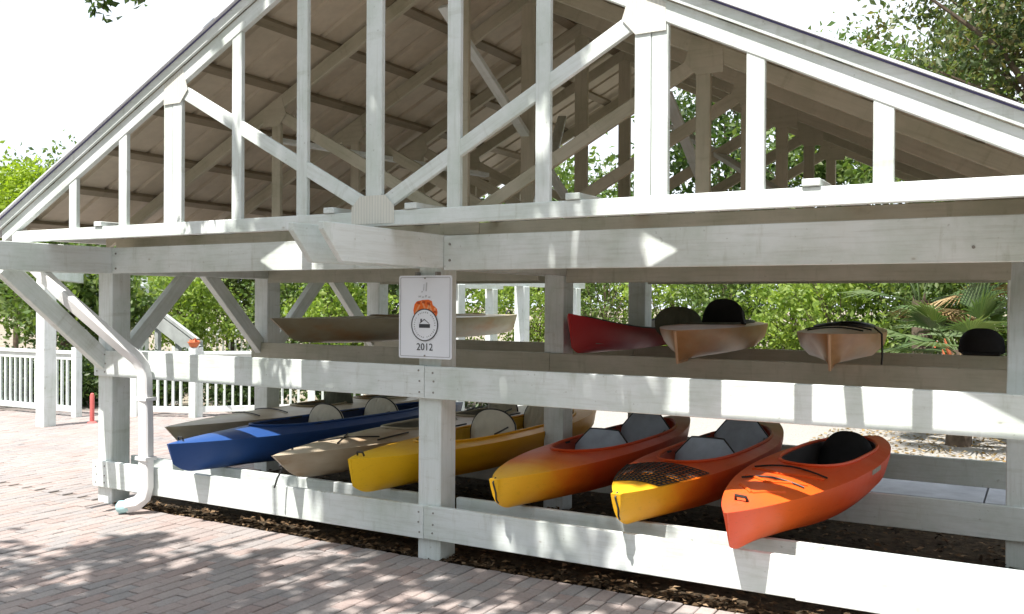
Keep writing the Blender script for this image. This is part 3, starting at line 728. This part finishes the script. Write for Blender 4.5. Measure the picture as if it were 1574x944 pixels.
# upper rack
H = Hull(4.3, .72, .26, .28, crown=.03, rocker=.05, rake_b=.30, rake_s=.10, openings=((.30, .48, .2), (.58, .80, .2)), lift=.02, vee=.75)
K = kayak('kayak', 'drab brown kayak on the upper rack passing behind the sign', -2.62, 1.42, ZU-.005, H, [M['drab'], M['in_tan']], M['drab'], group=GUP)
tube('carry_handle', [(0, 4.1, .27), (0, 4.15, .33), (0, 4.22, .33), (0, 4.26, .27)], .012, M['blackp'], K, 6)
H = Hull(3.7, .70, .20, .36, crown=.0, rocker=.03, rake_b=.05, rake_s=.05, openings=((.05, .95, .34),), lift=.05, vee=.9)
kayak('canoe', 'maroon canoe with high pointed bow on the upper rack', .30, 1.62, ZU-.012, H, [M['canoe'], M['in_tan']], M['in_dark'], rz=5, group=GUP, cat='canoe')
H = Hull(3.5, .74, .25, .24, crown=.03, rocker=-.01, rake_b=.10, rake_s=.05, openings=((.22, .80, .26),), lift=.0, vee=1.3, p=2.8, q=.7)
K = kayak('kayak', 'amber brown kayak with black hooded seat back on the upper rack', 1.27, 1.50, ZU-.008, H, [M['brown'], M['in_dark']], M['olive'], rz=7, group=GUP)
tube('keel_strip', [(0, H.y(t, H.zk(t))-.004, H.zk(t)-.002) for t in (.10, .05, .02, 0)]+[(0, H.y(0, z)-.004, z) for z in (.05, .12, .2, .235)], .011, M['keel'], K, 6)
seat_back(K, 1.35, .16, .40, .33, M['black'], 'dome', 6, x=.10); seat_back(K, 1.0, .14, .42, .28, M['olive'], 'shell', 8, x=-.24)
tube('seat_strap', [(.27, 1.33, .40), (.31, 1.2, .31), (.34, 1.1, .27)], .009, M['blackp'], K, 6)
H = Hull(3.3, .70, .22, .24, crown=.06, rocker=-.018, rake_b=.10, rake_s=.05, openings=((.34, .74, .24),), lift=.0, vee=1.7, p=2.6, q=.72)
K = kayak('kayak', 'amber brown kayak with sharp keel and empty cockpit on the upper rack', 2.40, 1.50, ZU-.010, H, [M['brown'], M['in_dark']], M['blackp'], rz=7, group=GUP)
tube('keel_strip', [(0, H.y(t, H.zk(t))-.004, H.zk(t)-.002) for t in (.10, .05, .02, 0)]+[(0, H.y(0, z)-.004, z) for z in (.05, .12, .2, .235)], .011, M['keel'], K, 6)
tube('hanging_strap', [(.27, .75, .27), (.325, .76, .22), (.33, .75, .05), (.325, .74, -.02)], .008, M['blackp'], K, 6)
tubes('deck_line', [[H.deckpt(t, u*H.w(t), .008) for u in np.linspace(-.8, .8, 9)] for t in (.16, .26)], .006, M['blackp'], K)
B_ = empty('seat_cushion', (3.24, 3.745, 1.353), 0, 'round-topped black seat back standing on the rear rail by the end post', 'seat')
seat_back(B_, 0, 0, .37, .24, M['black'], 'dome', 2); bm = box_bm(.30, .10, .03, .01); o = bm_obj('base_pad', bm, M['black'], B_); o.location = (0, .02, .016)

# ------------------------------------------------------------------ foliage
def mat_leaf(name, cols, trans=.42, rough=.45):
    k = NT(name); gi = k.n('ShaderNodeNewGeometry'); v = k.coord(rand=True)
    n = len(cols); c = k.ramp(gi.outputs['Random Per Island'], [(i/(n-1), cc) for i, cc in enumerate(cols)])
    f = k.noise(v, .9, 3); c = k.mix(.55, c, k.ramp(f, [(.35, (.62, .66, .60)), (.65, (1.15, 1.12, 1.0))]), 'MULTIPLY')
    k.base(c, rough, .4); tr = k.n('ShaderNodeBsdfTranslucent'); tcol = k.mix(1.0, c, (1.5, 1.55, .7), 'MULTIPLY'); k.l(tcol, tr.inputs['Color'])
    ms = k.n('ShaderNodeMixShader'); ms.inputs[0].default_value = trans
    k.l(k.b.outputs[0], ms.inputs[1]); k.l(tr.outputs[0], ms.inputs[2]); k.l(ms.outputs[0], k.out.inputs['Surface']); return k.m
M['lf_hedge'] = mat_leaf('leaf_bright', [(.13, .22, .035), (.22, .32, .06), (.30, .38, .10), (.16, .25, .05), (.26, .34, .07)])
M['lf_mid'] = mat_leaf('leaf_mid', [(.075, .13, .035), (.11, .18, .05), (.17, .22, .075), (.09, .15, .045)])
M['lf_dark'] = mat_leaf('leaf_dark', [(.035, .07, .02), (.05, .09, .028), (.075, .11, .035)])
M['lf_yel'] = mat_leaf('leaf_lime', [(.24, .34, .03), (.30, .40, .04), (.20, .30, .03)])
M['lf_oak'] = mat_leaf('leaf_oak', [(.07, .11, .045), (.11, .155, .065), (.16, .19, .085), (.17, .14, .06), (.08, .13, .06), (.12, .16, .08)])
M['lf_palm'] = mat_leaf('leaf_palmetto', [(.07, .12, .05), (.10, .16, .06), (.13, .17, .08)], .25)
M['lf_dry'] = mat_leaf('leaf_dry', [(.24, .16, .07), (.33, .24, .12), (.18, .11, .05), (.40, .31, .18)], .15, .8)

def leaf_mesh(name, pos, size, mat, parent, droop=.25, jitter=.45, flat=None, kind=None, aspect=.52):
    """one folded four-point leaf per position"""
    n = len(pos); d = rng.normal(size=(n, 3)); d[:, 2] -= droop
    if flat is not None: d[:, 2] *= flat
    d /= np.linalg.norm(d, axis=1)[:, None]
    u = rng.normal(size=(n, 3)); 
    if flat is not None: u = np.tile(np.array([[0, 0, 1.]]), (n, 1))+rng.normal(size=(n, 3))*.25
    s = np.cross(d, u); s /= np.linalg.norm(s, axis=1)[:, None]; nn = np.cross(s, d)
    sz = size*(1+jitter*(rng.random(n)*2-1)); a = pos-d*(sz/2)[:, None]; b = pos+d*(sz/2)[:, None]; mid = pos-d*(sz*.06)[:, None]
    l = mid+s*(sz*aspect/2)[:, None]+nn*(sz*.10)[:, None]; r = mid-s*(sz*aspect/2)[:, None]+nn*(sz*.10)[:, None]
    V = np.stack([a, l, b, r], axis=1).reshape(-1, 3).astype(np.float32)
    i = np.arange(n)*4; tri = np.stack([i, i+2, i+1, i, i+3, i+2], axis=1).reshape(-1).astype(np.int32)
    me = bpy.data.meshes.new(name); me.vertices.add(len(V)); me.vertices.foreach_set('co', V.ravel())
    me.loops.add(len(tri)); me.loops.foreach_set('vertex_index', tri); nt_ = len(tri)//3
    me.polygons.add(nt_); me.polygons.foreach_set('loop_start', np.arange(nt_, dtype=np.int32)*3); me.polygons.foreach_set('loop_total', np.full(nt_, 3, dtype=np.int32))
    me.update(calc_edges=True); me.validate(); me.materials.append(mat); o = bpy.data.objects.new(name, me); link(o, parent)
    if kind: o['kind'] = kind
    return o
def crown_points(c, rad, nl, npl, clump=.34, shell=.55):
    """leaf clumps scattered through an uneven ellipsoid: sub-lobes, then clumps on them, then leaves"""
    c = np.array(c); rad = np.array(rad); out = []; cl = []
    d = rng.normal(size=(nl, 3)); d /= np.linalg.norm(d, axis=1)[:, None]
    r = shell+(1-shell)*rng.random(nl)**.7; cen = c+d*rad*r[:, None]*(.75+.5*rng.random(nl))[:, None]
    for q in cen:
        m_ = int(npl*(.4+1.2*rng.random())); s = clump*(.55+.9*rng.random())
        out.append(q+rng.normal(size=(m_, 3))*np.array([s, s, s*.62])); cl.append(q)
    return np.concatenate(out), np.array(cl)
def limbs(parent, base, top, r0, cl, n=9, name='trunk'):
    base, top = Vector(base), Vector(top); L_ = []; d = top-base
    pts = [base, base+d*.35+Vector((random.uniform(-.08, .08), random.uniform(-.08, .08), 0))*d.length*.4, base+d*.7, top]
    V, F_ = tube_data(pts, [r0, r0*.8, r0*.6, r0*.3], 9)
    idx = rng.permutation(len(cl))[:n]
    for i in idx:
        e = Vector(cl[i]); st = base+d*random.uniform(.4, .85); mid = st.lerp(e, .5)+Vector((0, 0, .12*d.length*random.random()))
        v, f = tube_data([st, mid, e], [r0*.38, r0*.22, r0*.06], 5); o_ = len(V); V += v; F_ += [tuple(a+o_ for a in q) for q in f]
    return mesh(name, V, F_, M['bark'], parent, smooth=True, sharp=60)
def tree(name, label, base, h, rad, mat, nl, npl, leaf, clump=.4, r0=.12, cat='tree', group=None, cz=None, off=(0, 0), shell=.45, tname='trunk', nlimb=10):
    T = empty(name, base, 0, label, cat, group); c = (off[0], off[1], cz if cz is not None else h-rad[2])
    pts, cl = crown_points(c, rad, nl, npl, clump, shell); pts = pts[pts[:, 2] > .05]
    leaf_mesh('crown', pts, leaf, mat, T); limbs(T, (0, 0, -.05), (off[0]*.7, off[1]*.7, c[2]), r0, cl, nlimb, tname); return T
# shrubs and small trees behind the pavilion, seen through the racks
spots = [(-13.2, 9.2, 3.2, 'lf_hedge'), (-11.0, 10.4, 3.6, 'lf_mid'), (-9.3, 9.9, 3.0, 'lf_hedge'), (-7.6, 11.6, 3.6, 'lf_hedge'), (-6.0, 12.6, 3.4, 'lf_hedge'), (-4.7, 13.4, 3.8, 'lf_mid'), (-3.2, 13.2, 3.2, 'lf_hedge'),
         (-1.6, 12.4, 3.4, 'lf_mid'), (-.3, 12.0, 3.3, 'lf_hedge'), (.75, 11.0, 3.1, 'lf_hedge'), (1.6, 11.6, 3.4, 'lf_mid'), (2.6, 12.3, 3.5, 'lf_hedge'), (4.2, 12.0, 3.4, 'lf_mid'), (6.0, 11.5, 3.6, 'lf_hedge'), (8.2, 11.0, 3.6, 'lf_mid')]
for i, (x, y, h, mk) in enumerate(spots):
    lab = 'bright green leafy shrub in the row beyond the racks' if mk == 'lf_hedge' else 'mid green leafy shrub in the row beyond the racks'
    tree('shrub', lab, (x, y, -.04), h, (1.15, 1.0, h*.47), M[mk], 80, int(random.uniform(52, 78)), random.uniform(.075, .12), random.uniform(.15, .23), .045, 'shrub', 'bright shrubs beyond the racks' if mk == 'lf_hedge' else 'mid green shrubs beyond the racks', tname='stem', shell=.3, cz=h*.5, nlimb=24)
# taller trees behind the shrubs
back = [(-26, 9.5, 5.9, 3.4), (-22.5, 12.5, 6.2, 3.4), (-18.5, 15.5, 6.0, 3.2), (-13.5, 17.0, 6.0, 3.0), (-8.5, 18.5, 6.2, 3.0), (-3.5, 18.5, 8.2, 3.0), (1.0, 17.5, 8.4, 3.2), (8.5, 17.0, 6.6, 3.0)]
for i, (x, y, h, r_) in enumerate(back):
    over = i < 3
    lab = 'dense tree rising beyond the left roof slope' if over else ('deep green broadleaf tree behind the shrub row' if i % 2 else 'mid green broadleaf tree behind the shrub row')
    tree('broadleaf_tree', lab, (x, y, -.04), h, (r_, r_*.9, h*.42), M['lf_dark'] if i % 2 and not over else M['lf_mid'], 260 if over else 120, 120 if over else 90, .15 if over else .19, .42, .16, 'tree', 'dense trees beyond the left roof slope' if over else ('deep green trees behind the shrub row' if i % 2 else 'mid green trees behind the shrub row'), cz=h*.56, shell=.35, nlimb=26)
# lime shrub that shows over the left eave
q = at(25, 318, 22); tree('lime_tree', 'lime green young tree showing over the left eave of the pavilion', (q.x, q.y, -.04), 5.0, (1.0, .9, 1.0), M['lf_yel'], 60, 90, .13, .24, .07, 'tree', cz=q.z+.05)
tree('broadleaf_tree', 'glossy green tree filling the gap left of the pavilion behind the white railing', (-13.0, 6.2, -.04), 3.0, (1.9, 1.0, 1.05), M['lf_mid'], 80, 90, .14, .26, .09, 'tree', cz=1.85)
# oak at the right, above the roof
T = tree('live_oak', 'tall thin-crowned oak with bare twigs above the right roof slope', (4.6, 11.3, -.04), 9.0, (3.5, 2.6, 2.7), M['lf_oak'], 300, 120, .115, .24, .20, 'tree', cz=6.2, shell=.2, nlimb=70)
# shade tree beside the camera: its crown dapples the paving and the front of the pavilion
T = empty('shade_tree', (-4.6, -9.2, -.02), 0, 'large shade tree whose leafy twigs hang in at the top', 'tree')
rng = np.random.default_rng(5)
pts, cl = crown_points((3.2, 3.6, 7.5), (2.8, 1.9, 1.3), 62, 58, .30, .05)
pts2, cl2 = crown_points((4.1, 6.3, 7.3), (1.85, 1.35, 1.0), 52, 36, .19, .05)
pts = np.concatenate([pts, pts2]); cl = np.concatenate([cl, cl2])
lowp = rng.normal(size=(2, 3))
tw = []
for (px_, py_, n_) in ((160, 2, 26), (152, 16, 12), (205, -8, 20), (215, 0, 9), (140, -10, 14), (180, -22, 26), (160, -40, 30)):
    q = np.array(at(px_, py_, 6.2))-np.array((-4.6, -9.2, -.02)); tw.append(q+rng.normal(size=(n_, 3))*np.array([.045, .05, .035]))
leaf_mesh('crown', pts, .225, M['lf_mid'], T, flat=.5); leaf_mesh('hanging_twigs', np.concatenate(tw), .075, M['lf_dark'], T, kind='stuff')
limbs(T, (0, 0, -.05), (2.0, 3.0, 6.8), .24, cl, 14)
e = Vector(at(170, -30, 6.2))-Vector((-4.6, -9.2, -.02)); st = Vector((2.4, 4.6, 6.9))
tube('branch', [st, st.lerp(e, .5)+Vector((0, 0, .5)), e+Vector((0, 0, .1)), Vector(at(158, 14, 6.2))-Vector((-4.6, -9.2, -.02))], [.05, .03, .012, .004], M['bark'], T, 6)
# palmettos
def fan(parent, base, tip_dir, L, spread, mat):
    base = Vector(base); d = Vector(tip_dir).normalized(); side = d.cross(Vector((0, 0, 1)))
    side = side.normalized() if side.length > .05 else Vector((1, 0, 0)); up = side.cross(d)
    hub = base+d*L*.55; V, F_ = tube_data([base, base.lerp(hub, .5)+Vector((0, 0, .03)), hub], [.012, .010, .008], 5)
    n = 21
    for i in range(n):
        a = R(-spread+2*spread*i/(n-1)); q = (d*math.cos(a)+side*math.sin(a)); l = L*(.62+.12*random.random())*(1-.25*abs(i/(n-1)-.5))
        p1 = hub+q*l*.5; tip = hub+q*l+Vector((0, 0, -.20*l*random.uniform(.5, 1.2))); wv = (up.cross(q)).normalized()*.020; nv = up*.008
        o_ = len(V); V += [hub, p1+wv, p1+nv, p1-wv, tip]; F_ += [(o_, o_+1, o_+2), (o_, o_+2, o_+3), (o_+1, o_+4, o_+2), (o_+2, o_+4, o_+3)]
    return mesh('frond', V, F_, mat, parent)
def palmetto(x, y, h, n, label, L=.85):
    T = empty('palmetto', (x, y, -.04), 0, label, 'palm')
    V, F_ = tube_data([(0, 0, -.02), (.03, 0, h*.5), (0, .02, h)], [.16, .15, .13], 10); mesh('trunk', V, F_, M['bark'], T, smooth=True, sharp=60)
    for i in range(n):
        a = 2*math.pi*i/n*2.4+random.random()*.5; el = random.uniform(-.35, 1.3); d = (math.cos(a)*math.cos(el), math.sin(a)*math.cos(el), math.sin(el))
        fan(T, (d[0]*.08, d[1]*.08, h-.05), d, L*random.uniform(.8, 1.15), random.uniform(62, 88), M['lf_palm'] if el > -.15 else M['lf_dry'])
    for i in range(14):
        a = random.random()*6.28; z0 = random.uniform(.2, 1)*h; V, F_ = tube_data([(math.cos(a)*.12, math.sin(a)*.12, z0-.1), (math.cos(a)*.20, math.sin(a)*.20, z0+.06), (math.cos(a)*.24, math.sin(a)*.24, z0+.16)], [.03, .025, .008], 5); mesh('boot', V, F_, M['terracotta'] if i % 4 == 0 else M['bark'], T)
    return T
palmetto(2.75, 8.1, 1.25, 26, 'green fan palmetto beyond the rear rail, full green fronds', 1.0); palmetto(3.5, 9.2, 2.3, 26, 'taller fan palm behind the low palmetto with drooping fronds', 1.15); palmetto(2.15, 9.4, 1.9, 18, 'palmetto half hidden by pale twigs beside the bright shrubs', .9)
# leaf litter and mulch chips
n = 5200; pos = np.stack([rng.uniform(-3.4, 4.3, n), rng.uniform(.01, 3.95, n)**1.0, rng.uniform(-.01, .012, n)], axis=1)
n2 = 2600; p2 = np.stack([rng.uniform(-3.4, 4.3, n2), np.abs(rng.normal(0, .10, n2))+.005, rng.uniform(-.012, .012, n2)], axis=1)
k = NT('litter'); gi = k.n('ShaderNodeNewGeometry'); M['litter'] = k.base(k.ramp(gi.outputs['Random Per Island'], [(0, (.03, .022, .016)), (.5, (.075, .05, .03)), (.8, (.16, .10, .055)), (1, (.30, .21, .13))]), .9, .1)
o = leaf_mesh('leaf_litter', np.concatenate([pos, p2]), .055, M['litter'], None, flat=.12); tag(o, 'brown fallen leaves and bark chips under the racks', 'litter', kind='stuff')
n = 9000; pos = np.stack([rng.uniform(1.0, 7, n), rng.uniform(5.5, 11, n), rng.uniform(-.045, -.02, n)], axis=1); w_ = rng.random(n) < .25+.75*((pos[:, 0]-1.0)/6.0)
o = leaf_mesh('dry_leaves', pos[w_], .065, M['lf_dry'], None, flat=.2); tag(o, 'pale dry leaves scattered on the sand behind the pavilion', 'litter', kind='stuff')

# ------------------------------------------------------------------ open timber walkway behind, and posts at the left
WK = empty('walkway_frame', (-3.5, 5.65, 0), 0, 'open white timber frame of posts running back behind the pavilion', 'pergola')
for (x, y) in ((-3.5, 5.65), (-3.5, 7.54), (-3.5, 9.42), (-5.5, 9.9), (-5.5, 7.9)): boxo('post', x+3.5-.09, x+3.5+.09, y-5.65-.09, y-5.65+.09, -.04, 2.05, WP, WK, .006)
boxo('beam', -.06, .06, -.2, 4.1, 2.05, 2.22, WP, WK); boxo('beam', -2.06, -1.94, 1.9, 4.6, 2.05, 2.22, WP, WK)
for y in (2.3, 3.1, 3.9): boxo('cross_beam', -2.2, .2, y-.04, y+.04, 2.222, 2.36, WP, WK)
WL = empty('shelter_frame', (-8.57, 2.77, 0), 0, 'white posts of an open shelter left of the pavilion by the picket railing', 'pergola')
for (x, y) in ((-8.57, 2.77), (-12.9, 6.57), (-12.4, 7.4), (-9.3, 2.2)):
    if (x, y) == (-9.3, 2.2): continue
    boxo('post', x+8.57-.095, x+8.57+.095, y-2.77-.095, y-2.77+.095, -.04, 2.10, WP, WL, .006)
board('beam', (.1, -.1, 2.19), (-4.43, 3.9, 2.19), .12, .18, WP, WL); board('beam', (-4.33, 3.75, 2.185), (-3.83, 4.75, 2.185), .1, .165, WP, WL)

# picket railings
def railing(label, a, b, h=1.04, posts_at=(0, 1), pitch=.125, z0=-.03, group=None):
    a, b = Vector((a[0], a[1], 0)), Vector((b[0], b[1], 0)); d = b-a; L_ = d.length; Rr = empty('picket_railing', (a.x, a.y, z0), math.atan2(d.y, d.x), label, 'railing', group)
    boxo('top_rail', 0, L_, -.045, .045, h-.05, h, WP, Rr); boxo('bottom_rail', 0, L_, -.02, .02, .10, .19, WP, Rr); boxo('upper_rail', 0, L_, -.02, .02, h-.14, h-.052, WP, Rr)
    for f in posts_at: boxo('newel_post', f*L_-.055, f*L_+.055, -.052, .058, -.02, h+.06, WP, Rr)
    me = None; x = pitch
    while x < L_-.06:
        if all(abs(x-f*L_) > .08 for f in posts_at):
            if me is None:
                bmx = box_bm(.036, .036, h-.33, .003); me = bpy.data.meshes.new('baluster'); bmx.to_mesh(me); bmx.free(); me.materials.append(WP)
            o = bpy.data.objects.new('baluster', me); COL.objects.link(o); o.parent = Rr; o.location = (x, 0, .19+(h-.33)/2)
        x += pitch
    return Rr
railing('white picket railing beside the shelter post, left of the short opening', (-13.6, 3.45), (-9.15, 3.65), posts_at=(0, .5, 1))
railing('white picket railing running up to the post with the orange pot', (-8.5, 4.2), (-7.62, 4.57), posts_at=(0, 1))
railing('white picket railing seen through the lower rack, right of the orange pot', (-7.60, 4.66), (-4.9, 7.3), posts_at=(.0, .45, 1))
railing('far grey-white picket railing beyond the orange pot', (-14.5, 10.0), (-8.2, 12.0), h=1.15, posts_at=(0, .33, .66, 1), pitch=.16)
# dark planted strip behind the railing
for i, (x, y) in enumerate(((-14.4, 4.5), (-13.1, 4.4), (-11.8, 4.5), (-10.5, 4.6), (-9.1, 5.2), (-7.7, 5.8), (-6.7, 6.6), (-5.7, 7.5), (-4.8, 8.4), (-8.4, 6.4), (-11.2, 5.4), (-12.5, 5.3))):
    tree('low_shrub', 'low dark shrub behind the white picket railing', (x, y, -.04), 1.0, (.85, .5, .48), M['lf_dark'], 60, 70, .085, .14, .03, 'shrub', 'low dark shrubs behind the railing', tname='stem', shell=.2, cz=.45)
# orange pot on the newel post
def lathe(name, prof, mat, parent, n=20):
    V = []; F_ = []
    for r_, z in prof:
        for k_ in range(n): a = 2*math.pi*k_/n; V.append((r_*math.cos(a), r_*math.sin(a), z))
    for i in range(len(prof)-1):
        for k_ in range(n): F_.append((i*n+k_, i*n+(k_+1) % n, (i+1)*n+(k_+1) % n, (i+1)*n+k_))
    F_ += [tuple(range(n-1, -1, -1)), tuple((len(prof)-1)*n+k_ for k_ in range(n))]
    return mesh(name, V, F_, mat, parent, smooth=True, sharp=40)
PT = empty('flower_pot', (-7.62, 4.575, 1.075), 0, 'orange-red pot standing on the railing post', 'pot')
lathe('bowl', [(.045, 0), (.07, .03), (.085, .07), (.095, .075), (.095, .088), (.08, .088), (.075, .075)], M['terracotta'], PT); leaf_mesh('plant', rng.normal(size=(40, 3))*np.array([.035, .035, .015])+np.array([0, 0, .10]), .05, M['terracotta'], PT, kind='stuff')
# red marker post
RP = empty('marker_post', (-8.34, 3.34, -.014), 0, 'thin red marker post in the gap of the white railing', 'post')
lathe('rod', [(.032, .04), (.032, .40), (.024, .44), (.01, .45)], M['red'], RP, 14); lathe('foot', [(.07, 0), (.07, .02), (.035, .04)], M['red'], RP, 14)
# ramp hand rail and grey boards behind the railing
a, b = at(236, 478, 16.6), at(304, 530, 16.2)
RM = empty('ramp', (a.x, a.y, 0), 0, 'grey sloping ramp hand rail with boards behind the railing', 'ramp'); b = b-Vector((a.x, a.y, 0)); a = Vector((0, 0, a.z))
board('side_board', a+Vector((0, 0, -.12)), b+Vector((0, 0, -.12)), .05, .24, M['slate'], RM); board('hand_rail', a+Vector((0, 0, .08)), b+Vector((0, 0, .08)), .08, .06, M['slate'], RM)
for f in (.03, .5, .97): q = a.lerp(b, f); boxo('post', q.x-.045, q.x+.045, q.y+.03, q.y+.11, -.04, q.z+.05, M['slate'], RM)
# unseen trees added behind the camera to cut low sky light on the interior
for i, (x, y, h) in enumerate(((-21, -9, 9), (-16, -14.5, 9.5), (-9.5, -17, 10), (-2.5, -18, 9.5), (4.5, -17, 10), (11, -14.5, 9.5), (16, -9, 9), (17, -2, 8.5), (-24, -2, 8.5))):
    tree('sky_blocker_tree', 'unseen leafy tree added behind the camera to block low sky light', (x, y, -.04), h, (3.6, 3.4, h*.45), M['lf_dark'], 120, 70, .42, .62, .22, 'tree', 'added trees blocking low sky light', cz=h*.5, shell=.4)
